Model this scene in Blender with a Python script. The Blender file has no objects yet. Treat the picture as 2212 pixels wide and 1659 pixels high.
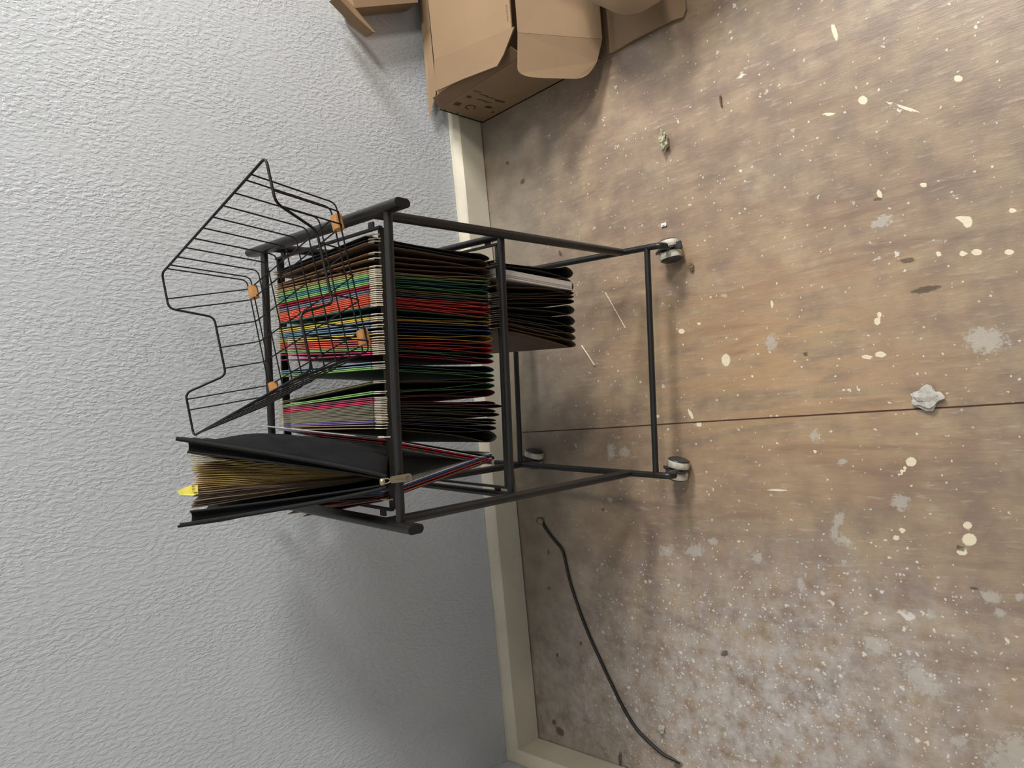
import bpy, bmesh, math, random
import numpy as np
from mathutils import Vector, Matrix
C = bpy.context.scene.collection
SC = bpy.context.scene

# ---------------- camera ----------------
CAM_POS = (0.0, -1.24898, 1.2)
CAM_R = (0.994393, -0.100230, -0.033704)
CAM_U = (0.094511, 0.699435, 0.708419)
CAM_F = (0.047431, 0.707633, -0.704986)
FPX = 1559.04
cam = bpy.data.cameras.new('camera')
cam.sensor_fit = 'HORIZONTAL'; cam.sensor_width = 36.0; cam.lens = FPX / 2212 * 36.0
cam.clip_start = 0.02
camo = bpy.data.objects.new('camera', cam); C.objects.link(camo)
X = -Vector(CAM_U); Y = Vector(CAM_R); Z = -Vector(CAM_F)   # the phone was held sideways: up in the room is left in the frame
M4 = Matrix((X, Y, Z)).transposed().to_4x4(); M4.translation = Vector(CAM_POS)
camo.matrix_world = M4
SC.camera = camo

# ---------------- light ----------------
SC.view_settings.view_transform = 'Standard'
SC.view_settings.look = 'None'
SC.view_settings.exposure = -0.08
SC.view_settings.gamma = 1.0
SC.view_settings.use_curve_mapping = False
w = bpy.data.worlds.new('world'); SC.world = w; w.use_nodes = True
w.node_tree.nodes['Background'].inputs[0].default_value = (0.80, 0.90, 1.0, 1)
w.node_tree.nodes['Background'].inputs[1].default_value = 0.10

def area(name, loc, aim, sx, sy, power, col):
    l = bpy.data.lights.new(name, 'AREA'); l.shape = 'RECTANGLE'; l.size = sx; l.size_y = sy
    l.energy = power; l.color = col
    o = bpy.data.objects.new(name, l); C.objects.link(o)
    o.location = loc
    o.rotation_euler = (Vector(aim) - Vector(loc)).to_track_quat('-Z', 'Y').to_euler()
    return o
area('window_light_right', (2.25, -0.72, 1.62), (0, -0.3, 0.3), 0.40, 0.55, 68, (1.0, 0.98, 0.95))
area('window_light_front', (1.65, -1.55, 2.05), (0.1, -0.2, 0.4), 0.30, 0.30, 23, (1.0, 0.94, 0.86))
area('cool_fill_left', (-0.6, -3.0, 2.4), (-0.4, 0, 0.3), 1.4, 1.0, 3.5, (0.72, 0.86, 1.0))  # added cool fill light from the left, no window known there

# ---------------- frames, helpers ----------------
CO = Vector((0.08006, -0.49115, 0.0)); CA = -0.07659
ex = Vector((math.cos(CA), math.sin(CA), 0)); ev = Vector((-math.sin(CA), math.cos(CA), 0))
def cw(x, v, z): return CO + ex * x + ev * v + Vector((0, 0, z))
def proj(p):
    d = Vector(p) - Vector(CAM_POS); z = d.dot(Vector(CAM_F))
    return (1106 - FPX * d.dot(Vector(CAM_U)) / z, 829.5 - FPX * d.dot(Vector(CAM_R)) / z)
def ray(px, py):
    return Vector(CAM_F) * FPX - (px - 1106) * Vector(CAM_U) - (py - 829.5) * Vector(CAM_R)
def on(px, py, ax, val):
    d = ray(px, py); c = Vector(CAM_POS)
    return c + d * ((val - c[ax]) / d[ax])
def on_cv(px, py, v):           # on the cart's plane at depth v, in cart coordinates
    d = ray(px, py); c = Vector(CAM_POS)
    t = (v - (c - CO).dot(ev)) / d.dot(ev); p = c + d * t - CO
    return Vector((p.dot(ex), p.dot(ev), p.z))
def sx(py, v, z):               # cart x of a point at depth v, height z seen at row py
    a = proj(cw(-0.2, v, z))[1]; b = proj(cw(0.2, v, z))[1]
    lo, hi = -0.3, 0.3
    for _ in range(40):
        m = (lo + hi) / 2
        if proj(cw(m, v, z))[1] > py: lo = m
        else: hi = m
    return (lo + hi) / 2
def S(r, g, b):
    f = lambda c: ((c / 255 + 0.055) / 1.055) ** 2.4 if c > 10 else c / 255 / 12.92
    return (f(r), f(g), f(b), 1)

MATS = {}
def mat(name, col, rough=0.6, metal=0.0, noise=0.12, scale=60, bump=0.0, bscale=200, spec=0.5, trans=0.0):
    if name in MATS: return MATS[name]
    m = bpy.data.materials.new(name); m.use_nodes = True
    nt = m.node_tree; b = nt.nodes['Principled BSDF']
    tc = nt.nodes.new('ShaderNodeTexCoord')
    n = nt.nodes.new('ShaderNodeTexNoise'); n.inputs['Scale'].default_value = scale; n.inputs['Detail'].default_value = 5
    nt.links.new(tc.outputs['Object'], n.inputs['Vector'])
    r = nt.nodes.new('ShaderNodeValToRGB')
    r.color_ramp.elements[0].position = 0.3; r.color_ramp.elements[1].position = 0.7
    r.color_ramp.elements[0].color = tuple(c * (1 - noise) for c in col[:3]) + (1,)
    r.color_ramp.elements[1].color = tuple(min(1, c * (1 + noise)) for c in col[:3]) + (1,)
    nt.links.new(n.outputs['Fac'], r.inputs[0]); nt.links.new(r.outputs[0], b.inputs['Base Color'])
    b.inputs['Roughness'].default_value = rough; b.inputs['Metallic'].default_value = metal
    b.inputs['Specular IOR Level'].default_value = spec
    if trans: b.inputs['Transmission Weight'].default_value = trans
    if bump:
        n2 = nt.nodes.new('ShaderNodeTexNoise'); n2.inputs['Scale'].default_value = bscale; n2.inputs['Detail'].default_value = 3
        nt.links.new(tc.outputs['Object'], n2.inputs['Vector'])
        bp = nt.nodes.new('ShaderNodeBump'); bp.inputs['Strength'].default_value = bump; bp.inputs['Distance'].default_value = 0.002
        nt.links.new(n2.outputs['Fac'], bp.inputs['Height']); nt.links.new(bp.outputs[0], b.inputs['Normal'])
    MATS[name] = m
    return m

def thing(name, label, cat, base=(0, 0, 0), frame='cart', group=None):
    o = bpy.data.objects.new(name, None); C.objects.link(o); o.empty_display_size = 0.05
    o['label'] = label; o['category'] = cat
    if group: o['group'] = group
    if frame == 'cart':
        o.location = cw(*base); o.rotation_euler = (0, 0, CA)
    else:
        o.location = base
    o['_'] = 0; del o['_']
    BASE[o.name] = Vector(base)
    return o
BASE = {}
def mesh(name, bm, m, parent=None, smooth=False, off=None):
    me = bpy.data.meshes.new(name)
    bmesh.ops.recalc_face_normals(bm, faces=bm.faces)
    bm.to_mesh(me); bm.free()
    if parent is not None:
        root = parent
        while root.parent: root = root.parent
        b = BASE[root.name]
        me.transform(Matrix.Translation(-b))
    if smooth:
        for p in me.polygons: p.use_smooth = True
    o = bpy.data.objects.new(name, me); C.objects.link(o)
    if m: me.materials.append(m)
    if parent is not None: o.parent = parent
    return o
def tag(o, label, cat, group=None):
    o['label'] = label; o['category'] = cat
    if group: o['group'] = group
    return o

def circ(r, n=10): return [(r * math.cos(2 * math.pi * i / n), r * math.sin(2 * math.pi * i / n)) for i in range(n)]
def oval(a, b, n=8):        # flat-sided oval, a = long half size, b = short half size
    pts = []
    for i in range(n + 1):
        t = -math.pi / 2 + math.pi * i / n
        pts.append((a - b + b * math.cos(t), b * math.sin(t)))
    for i in range(n + 1):
        t = math.pi / 2 + math.pi * i / n
        pts.append((-(a - b) + b * math.cos(t), b * math.sin(t)))
    return pts
def rect(a, b): return [(-a, -b), (a, -b), (a, b), (-a, b)]
def fillet(pts, r, n=4):
    pts = [Vector(p) for p in pts]; out = [pts[0]]
    for i in range(1, len(pts) - 1):
        p = pts[i]; a = pts[i - 1] - p; b = pts[i + 1] - p
        k = min(r, a.length * 0.45, b.length * 0.45)
        A = p + a.normalized() * k; B = p + b.normalized() * k
        for j in range(n + 1):
            t = j / n
            out.append(A * (1 - t) ** 2 + p * 2 * t * (1 - t) + B * t * t)
    out.append(pts[-1]); return out
def sweep(bm, pts, sec, up=(0, 0, 1), closed=False, caps=True):
    pts = [Vector(p) for p in pts]; n = len(pts); rings = []
    up = Vector(up)
    for i, p in enumerate(pts):
        if closed: tgt = (pts[(i + 1) % n] - pts[i - 1])
        elif i == 0: tgt = pts[1] - pts[0]
        elif i == n - 1: tgt = pts[-1] - pts[-2]
        else: tgt = (pts[i + 1] - p).normalized() + (p - pts[i - 1]).normalized()
        tgt.normalize()
        s = tgt.cross(up)
        if s.length < 1e-3: s = tgt.cross(Vector((0.3, 1, 0.1)))
        s.normalize(); u = s.cross(tgt).normalized()
        rings.append([bm.verts.new(p + u * a + s * b) for a, b in sec])
    m = len(sec)
    rng = range(n) if closed else range(n - 1)
    for i in rng:
        A, B = rings[i], rings[(i + 1) % n]
        for j in range(m):
            bm.faces.new((A[j], A[(j + 1) % m], B[(j + 1) % m], B[j]))
    if caps and not closed:
        bm.faces.new(rings[0]); bm.faces.new(rings[-1][::-1])
def tube(name, pts, sec, m, parent, up=(0, 0, 1), closed=False, smooth=True):
    bm = bmesh.new(); sweep(bm, pts, sec, up, closed)
    o = mesh(name, bm, m, parent, smooth)
    if smooth: o.data.set_sharp_from_angle(angle=math.radians(40))
    return o
def box(bm, lo, hi):
    x0, y0, z0 = lo; x1, y1, z1 = hi
    v = [bm.verts.new(p) for p in ((x0, y0, z0), (x1, y0, z0), (x1, y1, z0), (x0, y1, z0), (x0, y0, z1), (x1, y0, z1), (x1, y1, z1), (x0, y1, z1))]
    for f in ((0, 3, 2, 1), (4, 5, 6, 7), (0, 1, 5, 4), (1, 2, 6, 5), (2, 3, 7, 6), (3, 0, 4, 7)):
        bm.faces.new([v[i] for i in f])
def prism(bm, pts, d):       # polygon (3D points) extruded by vector d
    d = Vector(d)
    a = [bm.verts.new(Vector(p)) for p in pts]; b = [bm.verts.new(Vector(p) + d) for p in pts]
    bm.faces.new(a); bm.faces.new(b[::-1]); n = len(a)
    for i in range(n): bm.faces.new((a[i], b[i], b[(i + 1) % n], a[(i + 1) % n]))
def smoothpoly(pts, r=None, n=4):
    out = []; N = len(pts)
    for i in range(N):
        p = Vector(pts[i]); a = Vector(pts[i - 1]) - p; b = Vector(pts[(i + 1) % N]) - p
        rr = r[i] if isinstance(r, (list, tuple)) else r
        if rr <= 0: out.append(p); continue
        k = min(rr, a.length * .48, b.length * .48); A = p + a.normalized() * k; B = p + b.normalized() * k
        for j in range(n + 1):
            t = j / n; out.append(A * (1 - t) ** 2 + p * 2 * t * (1 - t) + B * t * t)
    return out
def lathe(bm, prof, axis0, axis, n=20, sx_=None):   # prof: (along, radius)
    axis = Vector(axis).normalized(); s = axis.cross(Vector((0, 0, 1)))
    if s.length < 1e-3: s = Vector((1, 0, 0))
    s.normalize(); u = s.cross(axis)
    rings = []
    for al, r in prof:
        rings.append([bm.verts.new(Vector(axis0) + axis * al + (s * math.cos(2 * math.pi * i / n) + u * math.sin(2 * math.pi * i / n)) * r) for i in range(n)])
    for A, B in zip(rings, rings[1:]):
        for j in range(n): bm.faces.new((A[j], A[(j + 1) % n], B[(j + 1) % n], B[j]))
    bm.faces.new(rings[0]); bm.faces.new(rings[-1][::-1])

# ================= SETTING =================
def struct(o): o['kind'] = 'structure'; return o
LWX = -0.768      # left wall plane

# floor mesh with paint, wear and painted sheen fields
def floor():
    x0, x1, y0, y1, st = LWX, 1.25, -1.30, 0.0, 0.005
    nx = int((x1 - x0) / st) + 1; ny = int((y1 - y0) / st) + 1
    xs = np.linspace(x0, x1, nx); ys = np.linspace(y0, y1, ny)
    gx, gy = np.meshgrid(xs, ys)
    P = np.stack([gx.ravel(), gy.ravel(), np.zeros(nx * ny)], 1)
    d = P - np.array(CAM_POS); zz = d @ np.array(CAM_F)
    px = 1106 - FPX * (d @ np.array(CAM_U)) / zz; py = 829.5 - FPX * (d @ np.array(CAM_R)) / zz
    def blobs(L):
        f = np.full(len(px), -1.0)
        for (bx, by, ra, rb, an) in L:
            c_, s_ = math.cos(math.radians(an)), math.sin(math.radians(an))
            dx, dy = px - bx, py - by
            u = (dx * c_ + dy * s_) / ra; v_ = (-dx * s_ + dy * c_) / rb
            f = np.maximum(f, 1 - np.sqrt(u * u + v_ * v_))
        return f * 0.5 + 0.5
    cream = blobs([(1864, 217, 11, 10, 0), (1968, 998, 13, 11, 0), (1950, 1018, 20, 5, -50), (2090, 1135, 11, 9, 0), (2094, 1166, 17, 15, 0), (2078, 1192, 13, 9, 0),
                   (1949, 1146, 8, 7, 0), (1936, 1162, 9, 6, 0), (1568, 778, 10, 15, 0), (1902, 766, 14, 7, 0), (1895, 695, 8, 9, 0), (1900, 680, 7, 6, 0),
                   (1960, 235, 32, 4, 18), (1925, 223, 14, 3, 10), (1790, 247, 16, 4, -5), (1803, 70, 6, 22, -15), (1873, 772, 14, 5, 10), (1900, 420, 6, 12, -20),
                   (2110, 545, 13, 8, 0), (2080, 548, 9, 7, 0), (2180, 545, 12, 7, 0), (2090, 480, 12, 14, 0), (2075, 472, 14, 5, 0), (2028, 549, 8, 6, 0), (1995, 400, 9, 6, 0),
                   (2187, 455, 10, 6, 0), (2070, 170, 11, 8, 0), (1510, 917, 7, 6, 0), (1675, 1058, 32, 3, 4), (1492, 895, 4, 14, -25), (1420, 900, 6, 4, 0),
                   (1761, 976, 5, 5, 0), (1435, 487, 6, 4, 0), (1600, 370, 5, 4, 0), (1668, 657, 4, 10, 0), (1510, 700, 5, 4, 0), (1625, 812, 4, 4, 0), (1472, 716, 8, 6, 0)])
    grey = blobs([(1895, 1395, 36, 22, 20), (1990, 1470, 60, 26, 42), (2200, 1640, 90, 62, -20), (1945, 1085, 24, 20, 20), (1812, 1120, 22, 12, -60), (1803, 1150, 12, 22, 0),
                  (1825, 1170, 22, 12, 25), (1820, 998, 10, 9, 0), (1760, 940, 12, 14, 20), (2130, 735, 52, 30, 0), (2140, 1290, 32, 16, 20), (2160, 1325, 14, 14, 0),
                  (2203, 1292, 12, 11, 0), (1320, 975, 10, 22, 0), (1350, 978, 13, 13, 0), (1318, 1080, 8, 7, 0), (1822, 1215, 12, 6, 0), (1665, 740, 14, 20, 0), (1565, 640, 8, 5, 0),
                  (1905, 480, 26, 14, -20), (2000, 870, 30, 10, 5), (1635, 1205, 14, 14, 0), (1730, 1262, 8, 24, 0), (2010, 1330, 14, 12, 0), (2070, 1600, 22, 16, 0),
                  (1500, 1190, 24, 16, 0), (1440, 1190, 18, 14, 0), (1540, 1170, 14, 8, 0)])
    dark = blobs([(1168, 1124, 11, 10, 0), (1466, 1652, 12, 9, 0), (1303, 1101, 5, 4, 0), (1210, 547, 4, 9, -20), (1129, 392, 5, 8, 30), (1096, 352, 5, 5, 0),
                  (1557, 215, 4, 14, 0), (1740, 765, 9, 5, 0), (1890, 565, 5, 4, 0), (2075, 1185, 12, 8, 20), (1340, 1640, 5, 20, 0), (1210, 1580, 8, 14, -40), (1197, 1560, 5, 7, 0),
                  (1186, 1270, 6, 4, 0), (1185, 1192, 3, 8, 0), (1255, 1390, 4, 6, 0), (1204, 1415, 3, 7, 0), (2105, 1272, 14, 4, 10), (1960, 563, 26, 6, -8), (1895, 430, 14, 5, -8), (2000, 625, 40, 8, -10), (1565, 1412, 10, 8, 0)])
    # broad wear zones in room coordinates: R = greyed strip by the wall, G = whitish residue plus painted-in floor sheen
    gxr, gyr = gx.ravel(), gy.ravel()
    strip = np.clip((gyr + 0.34) / 0.22, 0, 1)
    dust_sheen = np.clip(1.15 - np.hypot((px - 1640) / 640, (py - 1560) / 400), 0, 1)
    pine = np.clip(1.2 - np.hypot((px - 1700) / 420, (py - 800) / 330), 0, 1)
    me = bpy.data.meshes.new('floor')
    idx = np.arange(nx * ny).reshape(ny, nx)
    q = np.stack([idx[:-1, :-1], idx[:-1, 1:], idx[1:, 1:], idx[1:, :-1]], -1).reshape(-1, 4)
    # a wide plain apron so the floor goes on beyond the worn part
    vs = P.tolist(); base = len(vs)
    vs += [(-0.768, -4, 0), (3, -4, 0), (3, 0, 0), (1.25, 0, 0), (1.25, -1.30, 0), (-0.768, -1.30, 0)]
    fs = q.tolist() + [(base, base + 1, base + 4, base + 5), (base + 1, base + 2, base + 3, base + 4)]
    me.from_pydata(vs, [], fs)
    for nm, arr in (('paint', np.stack([cream, grey, dark], 1)), ('wear_sheen', np.stack([strip, dust_sheen, pine], 1))):
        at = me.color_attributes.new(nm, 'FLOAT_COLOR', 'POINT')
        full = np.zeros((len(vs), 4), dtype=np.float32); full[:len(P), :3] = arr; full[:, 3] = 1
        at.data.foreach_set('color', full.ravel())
    o = bpy.data.objects.new('floor', me); C.objects.link(o); struct(o)
    m = bpy.data.materials.new('worn_painted_plywood'); m.use_nodes = True; me.materials.append(m)
    nt = m.node_tree; N = nt.nodes; L = nt.links; b = N['Principled BSDF']
    tc = N.new('ShaderNodeTexCoord')
    def mapping(s, rot=0):
        mp = N.new('ShaderNodeMapping'); mp.inputs['Scale'].default_value = s; mp.inputs['Rotation'].default_value = (0, 0, rot)
        L.new(tc.outputs['Object'], mp.inputs['Vector']); return mp.outputs[0]
    def noise(vec, sc, det=5, rough=.55, dist=0):
        n = N.new('ShaderNodeTexNoise'); n.inputs['Scale'].default_value = sc; n.inputs['Detail'].default_value = det
        n.inputs['Roughness'].default_value = rough; n.inputs['Distortion'].default_value = dist
        L.new(vec, n.inputs['Vector']); return n.outputs['Fac']
    def ramp(f, stops):
        r = N.new('ShaderNodeValToRGB'); e = r.color_ramp.elements
        while len(e) < len(stops): e.new(0.5)
        for i, (p, col) in enumerate(stops): e[i].position = p; e[i].color = col
        L.new(f, r.inputs[0]); return r.outputs[0]
    def mix(f, a, b_, mode='MIX'):
        x = N.new('ShaderNodeMix'); x.data_type = 'RGBA'; x.blend_type = mode
        if isinstance(f, float): x.inputs[0].default_value = f
        else: L.new(f, x.inputs[0])
        for s_, v_ in ((x.inputs[6], a), (x.inputs[7], b_)):
            if isinstance(v_, tuple): s_.default_value = v_
            else: L.new(v_, s_)
        return x.outputs[2]
    def math_(op, a, b_=None, clamp=False):
        x = N.new('ShaderNodeMath'); x.operation = op; x.use_clamp = clamp
        for i, v_ in enumerate((a, b_)):
            if v_ is None: continue
            if isinstance(v_, (int, float)): x.inputs[i].default_value = v_
            else: L.new(v_, x.inputs[i])
        return x.outputs[0]
    def attr(nm):
        a_ = N.new('ShaderNodeAttribute'); a_.attribute_name = nm
        s_ = N.new('ShaderNodeSeparateColor'); L.new(a_.outputs['Color'], s_.inputs[0]); return s_.outputs
    W_, K_ = (1, 1, 1, 1), (0, 0, 0, 1)
    g = mapping((1, .16, 1), -0.16); iso = mapping((1, 1, 1))
    nbig = noise(mapping((1, .5, 1), -0.1), 6.5, 7, .62); ngr = noise(g, 22, 8, .62, .6); nfine = noise(g, 130, 6, .7); nmed = noise(iso, 17, 8, .6)
    col = ramp(nbig, [(.30, S(128, 114, 98)), (.42, S(158, 138, 112)), (.52, S(148, 127, 106)), (.60, S(160, 140, 116)), (.72, S(176, 162, 138))])
    col = mix(ramp(nmed, [(.42, K_), (.62, (.6, .6, .6, 1))]), col, S(118, 100, 90))
    wr = attr('wear_sheen'); pt = attr('paint')
    col = mix(math_('MULTIPLY', wr[2], ramp(ngr, [(.38, K_), (.6, (.85, .85, .85, 1))])), col, S(188, 154, 114))
    col = mix(ramp(ngr, [(.52, K_), (.70, (.65, .65, .65, 1))]), col, S(116, 96, 84))
    col = mix(ramp(nfine, [(.56, K_), (.70, (.5, .5, .5, 1))]), col, S(186, 174, 158))
    col = mix(math_('MULTIPLY', wr[0], .75), col, mix(ramp(nmed, [(.4, K_), (.65, W_)]), S(132, 125, 112), S(118, 108, 96)))
    col = mix(math_('MULTIPLY', wr[1], ramp(noise(iso, 30, 8, .7), [(.35, K_), (.62, (.85, .85, .85, 1))])), col, S(194, 190, 187))  # residue whitening that also paints in the sheen on the floor
    # flecks of plaster and paint; denser in the whitened corner
    def specks(sc, rad, dens, vec=iso):
        v_ = N.new('ShaderNodeTexVoronoi'); v_.inputs['Scale'].default_value = sc
        dn = N.new('ShaderNodeVectorMath'); dn.operation = 'ADD'
        nn = N.new('ShaderNodeTexNoise'); nn.inputs['Scale'].default_value = sc * 2.2; L.new(vec, nn.inputs['Vector'])
        sc_ = N.new('ShaderNodeVectorMath'); sc_.operation = 'SCALE'; sc_.inputs[3].default_value = .9 / sc
        L.new(nn.outputs['Color'], sc_.inputs[0]); L.new(vec, dn.inputs[0]); L.new(sc_.outputs[0], dn.inputs[1])
        L.new(dn.outputs[0], v_.inputs['Vector'])
        s_ = N.new('ShaderNodeSeparateColor'); L.new(v_.outputs['Color'], s_.inputs[0])
        near = math_('SUBTRACT', math_('MULTIPLY', s_.outputs[1], rad), v_.outputs['Distance'])
        near = math_('MULTIPLY', near, 14, True)
        pick = math_('MULTIPLY', math_('SUBTRACT', dens, s_.outputs[0]), 40, True)
        return math_('MULTIPLY', near, pick)
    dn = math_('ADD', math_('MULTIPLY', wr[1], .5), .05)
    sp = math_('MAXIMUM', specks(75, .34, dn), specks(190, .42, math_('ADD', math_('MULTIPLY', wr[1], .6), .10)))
    sp = math_('MAXIMUM', sp, specks(28, .2, .05, mapping((1, .6, 1), .3)))
    sp = math_('MULTIPLY', sp, math_('SUBTRACT', 1.0, math_('MULTIPLY', wr[0], .93)))
    col = mix(math_('MULTIPLY', sp, .72), col, S(226, 221, 212))
    # seam between two sheets, and one along the wall
    # set paint marks
    fn = noise(iso, 120, 5, .7)
    def edge(f, amp, k):
        return math_('MULTIPLY', math_('SUBTRACT', math_('ADD', f, math_('MULTIPLY', math_('SUBTRACT', fn, .5), amp)), .5), k, True)
    mc = edge(pt[0], .18, 14); mg = edge(pt[1], 1.3, 5); md = edge(pt[2], .6, 8)
    col = mix(math_('MULTIPLY', mg, .55), col, S(188, 185, 176))
    col = mix(mc, col, S(222, 210, 182))
    col = mix(math_('MULTIPLY', md, .75), col, S(62, 48, 38))
    L.new(col, b.inputs['Base Color'])
    rg = ramp(noise(g, 14, 6, .6), [(.3, (.28, .28, .28, 1)), (.7, (.44, .44, .44, 1))])
    L.new(rg, b.inputs['Roughness'])
    b.inputs['Specular IOR Level'].default_value = 0.62
    bp = N.new('ShaderNodeBump'); bp.inputs['Strength'].default_value = .55; bp.inputs['Distance'].default_value = .0012
    h = math_('ADD', math_('ADD', math_('MULTIPLY', nfine, .8), math_('MULTIPLY', ngr, .5)), math_('MULTIPLY', math_('MAXIMUM', math_('MAXIMUM', mc, mg), sp), .5))
    L.new(h, bp.inputs['Height']); L.new(bp.outputs[0], b.inputs['Normal'])
    return o
floor()

def wall_mat(name, col):
    m = bpy.data.materials.new(name); m.use_nodes = True; nt = m.node_tree; N = nt.nodes; L = nt.links
    b = N['Principled BSDF']; tc = N.new('ShaderNodeTexCoord')
    mp = N.new('ShaderNodeMapping'); mp.inputs['Scale'].default_value = (1.5, 1, .72); L.new(tc.outputs['Object'], mp.inputs[0])
    n = N.new('ShaderNodeTexNoise'); n.inputs['Scale'].default_value = 3; n.inputs['Detail'].default_value = 4; L.new(mp.outputs[0], n.inputs[0])
    r = N.new('ShaderNodeValToRGB'); r.color_ramp.elements[0].position = .3; r.color_ramp.elements[1].position = .7
    r.color_ramp.elements[0].color = tuple(c * .95 for c in col[:3]) + (1,); r.color_ramp.elements[1].color = col
    L.new(n.outputs['Fac'], r.inputs[0]); L.new(r.outputs[0], b.inputs['Base Color'])
    b.inputs['Roughness'].default_value = .42; b.inputs['Specular IOR Level'].default_value = .4
    n1 = N.new('ShaderNodeTexNoise'); n1.inputs['Scale'].default_value = 118; n1.inputs['Detail'].default_value = 3.5; n1.inputs['Distortion'].default_value = .3
    n2 = N.new('ShaderNodeTexNoise'); n2.inputs['Scale'].default_value = 9; n2.inputs['Detail'].default_value = 2
    L.new(mp.outputs[0], n1.inputs[0]); L.new(mp.outputs[0], n2.inputs[0])
    r1 = N.new('ShaderNodeValToRGB'); r1.color_ramp.elements[0].position = .44; r1.color_ramp.elements[1].position = .58
    r1.color_ramp.interpolation = 'EASE'
    L.new(n1.outputs['Fac'], r1.inputs[0])
    r2 = N.new('ShaderNodeValToRGB'); r2.color_ramp.elements[0].position = .35; r2.color_ramp.elements[0].color = (.45, .45, .45, 1); r2.color_ramp.elements[1].position = .65
    L.new(n2.outputs['Fac'], r2.inputs[0])
    mm = N.new('ShaderNodeMath'); mm.operation = 'MULTIPLY'; L.new(r1.outputs[0], mm.inputs[0]); L.new(r2.outputs[0], mm.inputs[1])
    bp = N.new('ShaderNodeBump'); bp.inputs['Strength'].default_value = .5; bp.inputs['Distance'].default_value = .0016
    L.new(mm.outputs[0], bp.inputs['Height']); L.new(bp.outputs[0], b.inputs['Normal'])
    return m
WM = wall_mat('textured_wall_paint', S(192, 196, 199))
for nm, lo, hi in (('wall_back', (LWX - .1, 0, 0), (3.0, .1, 2.5)), ('wall_left', (LWX - .1, -4, 0), (LWX, 0, 2.5))):
    bm = bmesh.new(); box(bm, lo, hi); struct(mesh(nm, bm, WM))
bm = bmesh.new(); box(bm, (LWX - .1, -4, 2.5), (3.0, .1, 2.6)); struct(mesh('ceiling', bm, mat('ceiling_paint', S(225, 225, 222))))

BM_ = mat('cream_trim_paint', S(204, 197, 178), rough=.42, noise=.06, scale=14, bump=.12, bscale=60)
def board(name, p0, p1, inward):
    # profile: floor gap, face, worn bevelled top
    prof = [(0, .003), (.0237, .003), (.0237, .071), (.0215, .0735), (.008, .083), (.002, .0845), (0, .0845)]
    bm = bmesh.new(); inward = Vector(inward)
    n = 40; rings = []
    for i in range(n + 1):
        p = Vector(p0).lerp(Vector(p1), i / n)
        rings.append([bm.verts.new(p + inward * (a + (random.uniform(-.0005, .0005) if a > .001 and z > .07 else 0)) + Vector((0, 0, z + (random.uniform(-.0006, .0006) if z > .08 else 0)))) for a, z in prof])
    for A, B in zip(rings, rings[1:]):
        for j in range(len(prof) - 1): bm.faces.new((A[j], A[j + 1], B[j + 1], B[j]))
    bm.faces.new(rings[0]); bm.faces.new(rings[-1])
    return struct(mesh(name, bm, BM_))
random.seed(4)
board('baseboard_back', (LWX, -.0005, 0), (3, -.0005, 0), (0, -1, 0))
board('baseboard_left', (LWX + .0005, 0, 0), (LWX + .0005, -4, 0), (1, 0, 0))
# dark seam between the two plywood sheets
bm = bmesh.new()
pts = [on(x, y, 2, .0004) for x, y in ((1128, 934), (1300, 925), (1500, 912), (1700, 900), (1900, 888), (2080, 878), (2300, 864))]
for a_, b_ in zip(pts, pts[1:]):
    wv = Vector((.0011, 0, 0)) ; box_ = [a_ - wv, a_ + wv, b_ + wv, b_ - wv]
    bm.faces.new([bm.verts.new(p) for p in box_])
struct(mesh('trim_1', bm, mat('seam_dark', S(70, 40, 30), rough=.9)))

# ================= CART =================
METAL = mat('charcoal_enamel', S(25, 25, 26), rough=.4, noise=.25, scale=30, bump=.08, bscale=300)
THIN = mat('black_enamel_strip', S(24, 23, 23), rough=.5, noise=.2, scale=30)
W2 = .2098; ZB = .078; ZM = .382; ZT = .640
cart = thing('rolling_file_cart', 'black metal two-tier file cart on casters, full of hanging folders', 'cart', (0, .17, 0))
for s in (1, -1):
    o = tube('handle_rail', [(s * W2, -.013, ZT), (s * W2, .416, ZT)], oval(.0125, .0062), METAL, cart)
    # black disc painting the dark inside of the hollow end
    bm = bmesh.new(); sweep(bm, [(s * W2, -.0136, ZT), (s * W2, -.0128, ZT)], oval(.0108, .0048)); mesh('hollow_shade', bm, mat('hollow_shade_black', (.006, .006, .006, 1), rough=.8), o)
for v_, z_, nm in ((.0197, ZT, 'crossbar'), (.372, ZT, 'crossbar'), (.0735, ZM, 'crossbar'), (.36, ZM, 'crossbar'), (0, ZB, 'crossbar'), (.351, ZB, 'crossbar')):
    tube(nm, [(-W2, v_, z_), (W2, v_, z_)], circ(.0061 if z_ > .1 else .0056, 14), METAL, cart)
for s in (1, -1):
    for v_ in (.0587, .352):
        tube('leg', [(s * W2, v_, ZB), (s * W2, v_, ZT - .008)], oval(.0090, .0066), METAL, cart, up=(0, 1, 0))
    tube('shelf_rail', [(s * W2, .06, ZM), (s * W2, .36, ZM)], oval(.0085, .0048), METAL, cart)
    tube('base_rail', fillet([(s * W2, -.030, ZB - .016), (s * W2, -.027, ZB - .002), (s * W2, 0, ZB), (s * W2, .43, ZB)], .01), circ(.0060, 14), METAL, cart)
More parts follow.
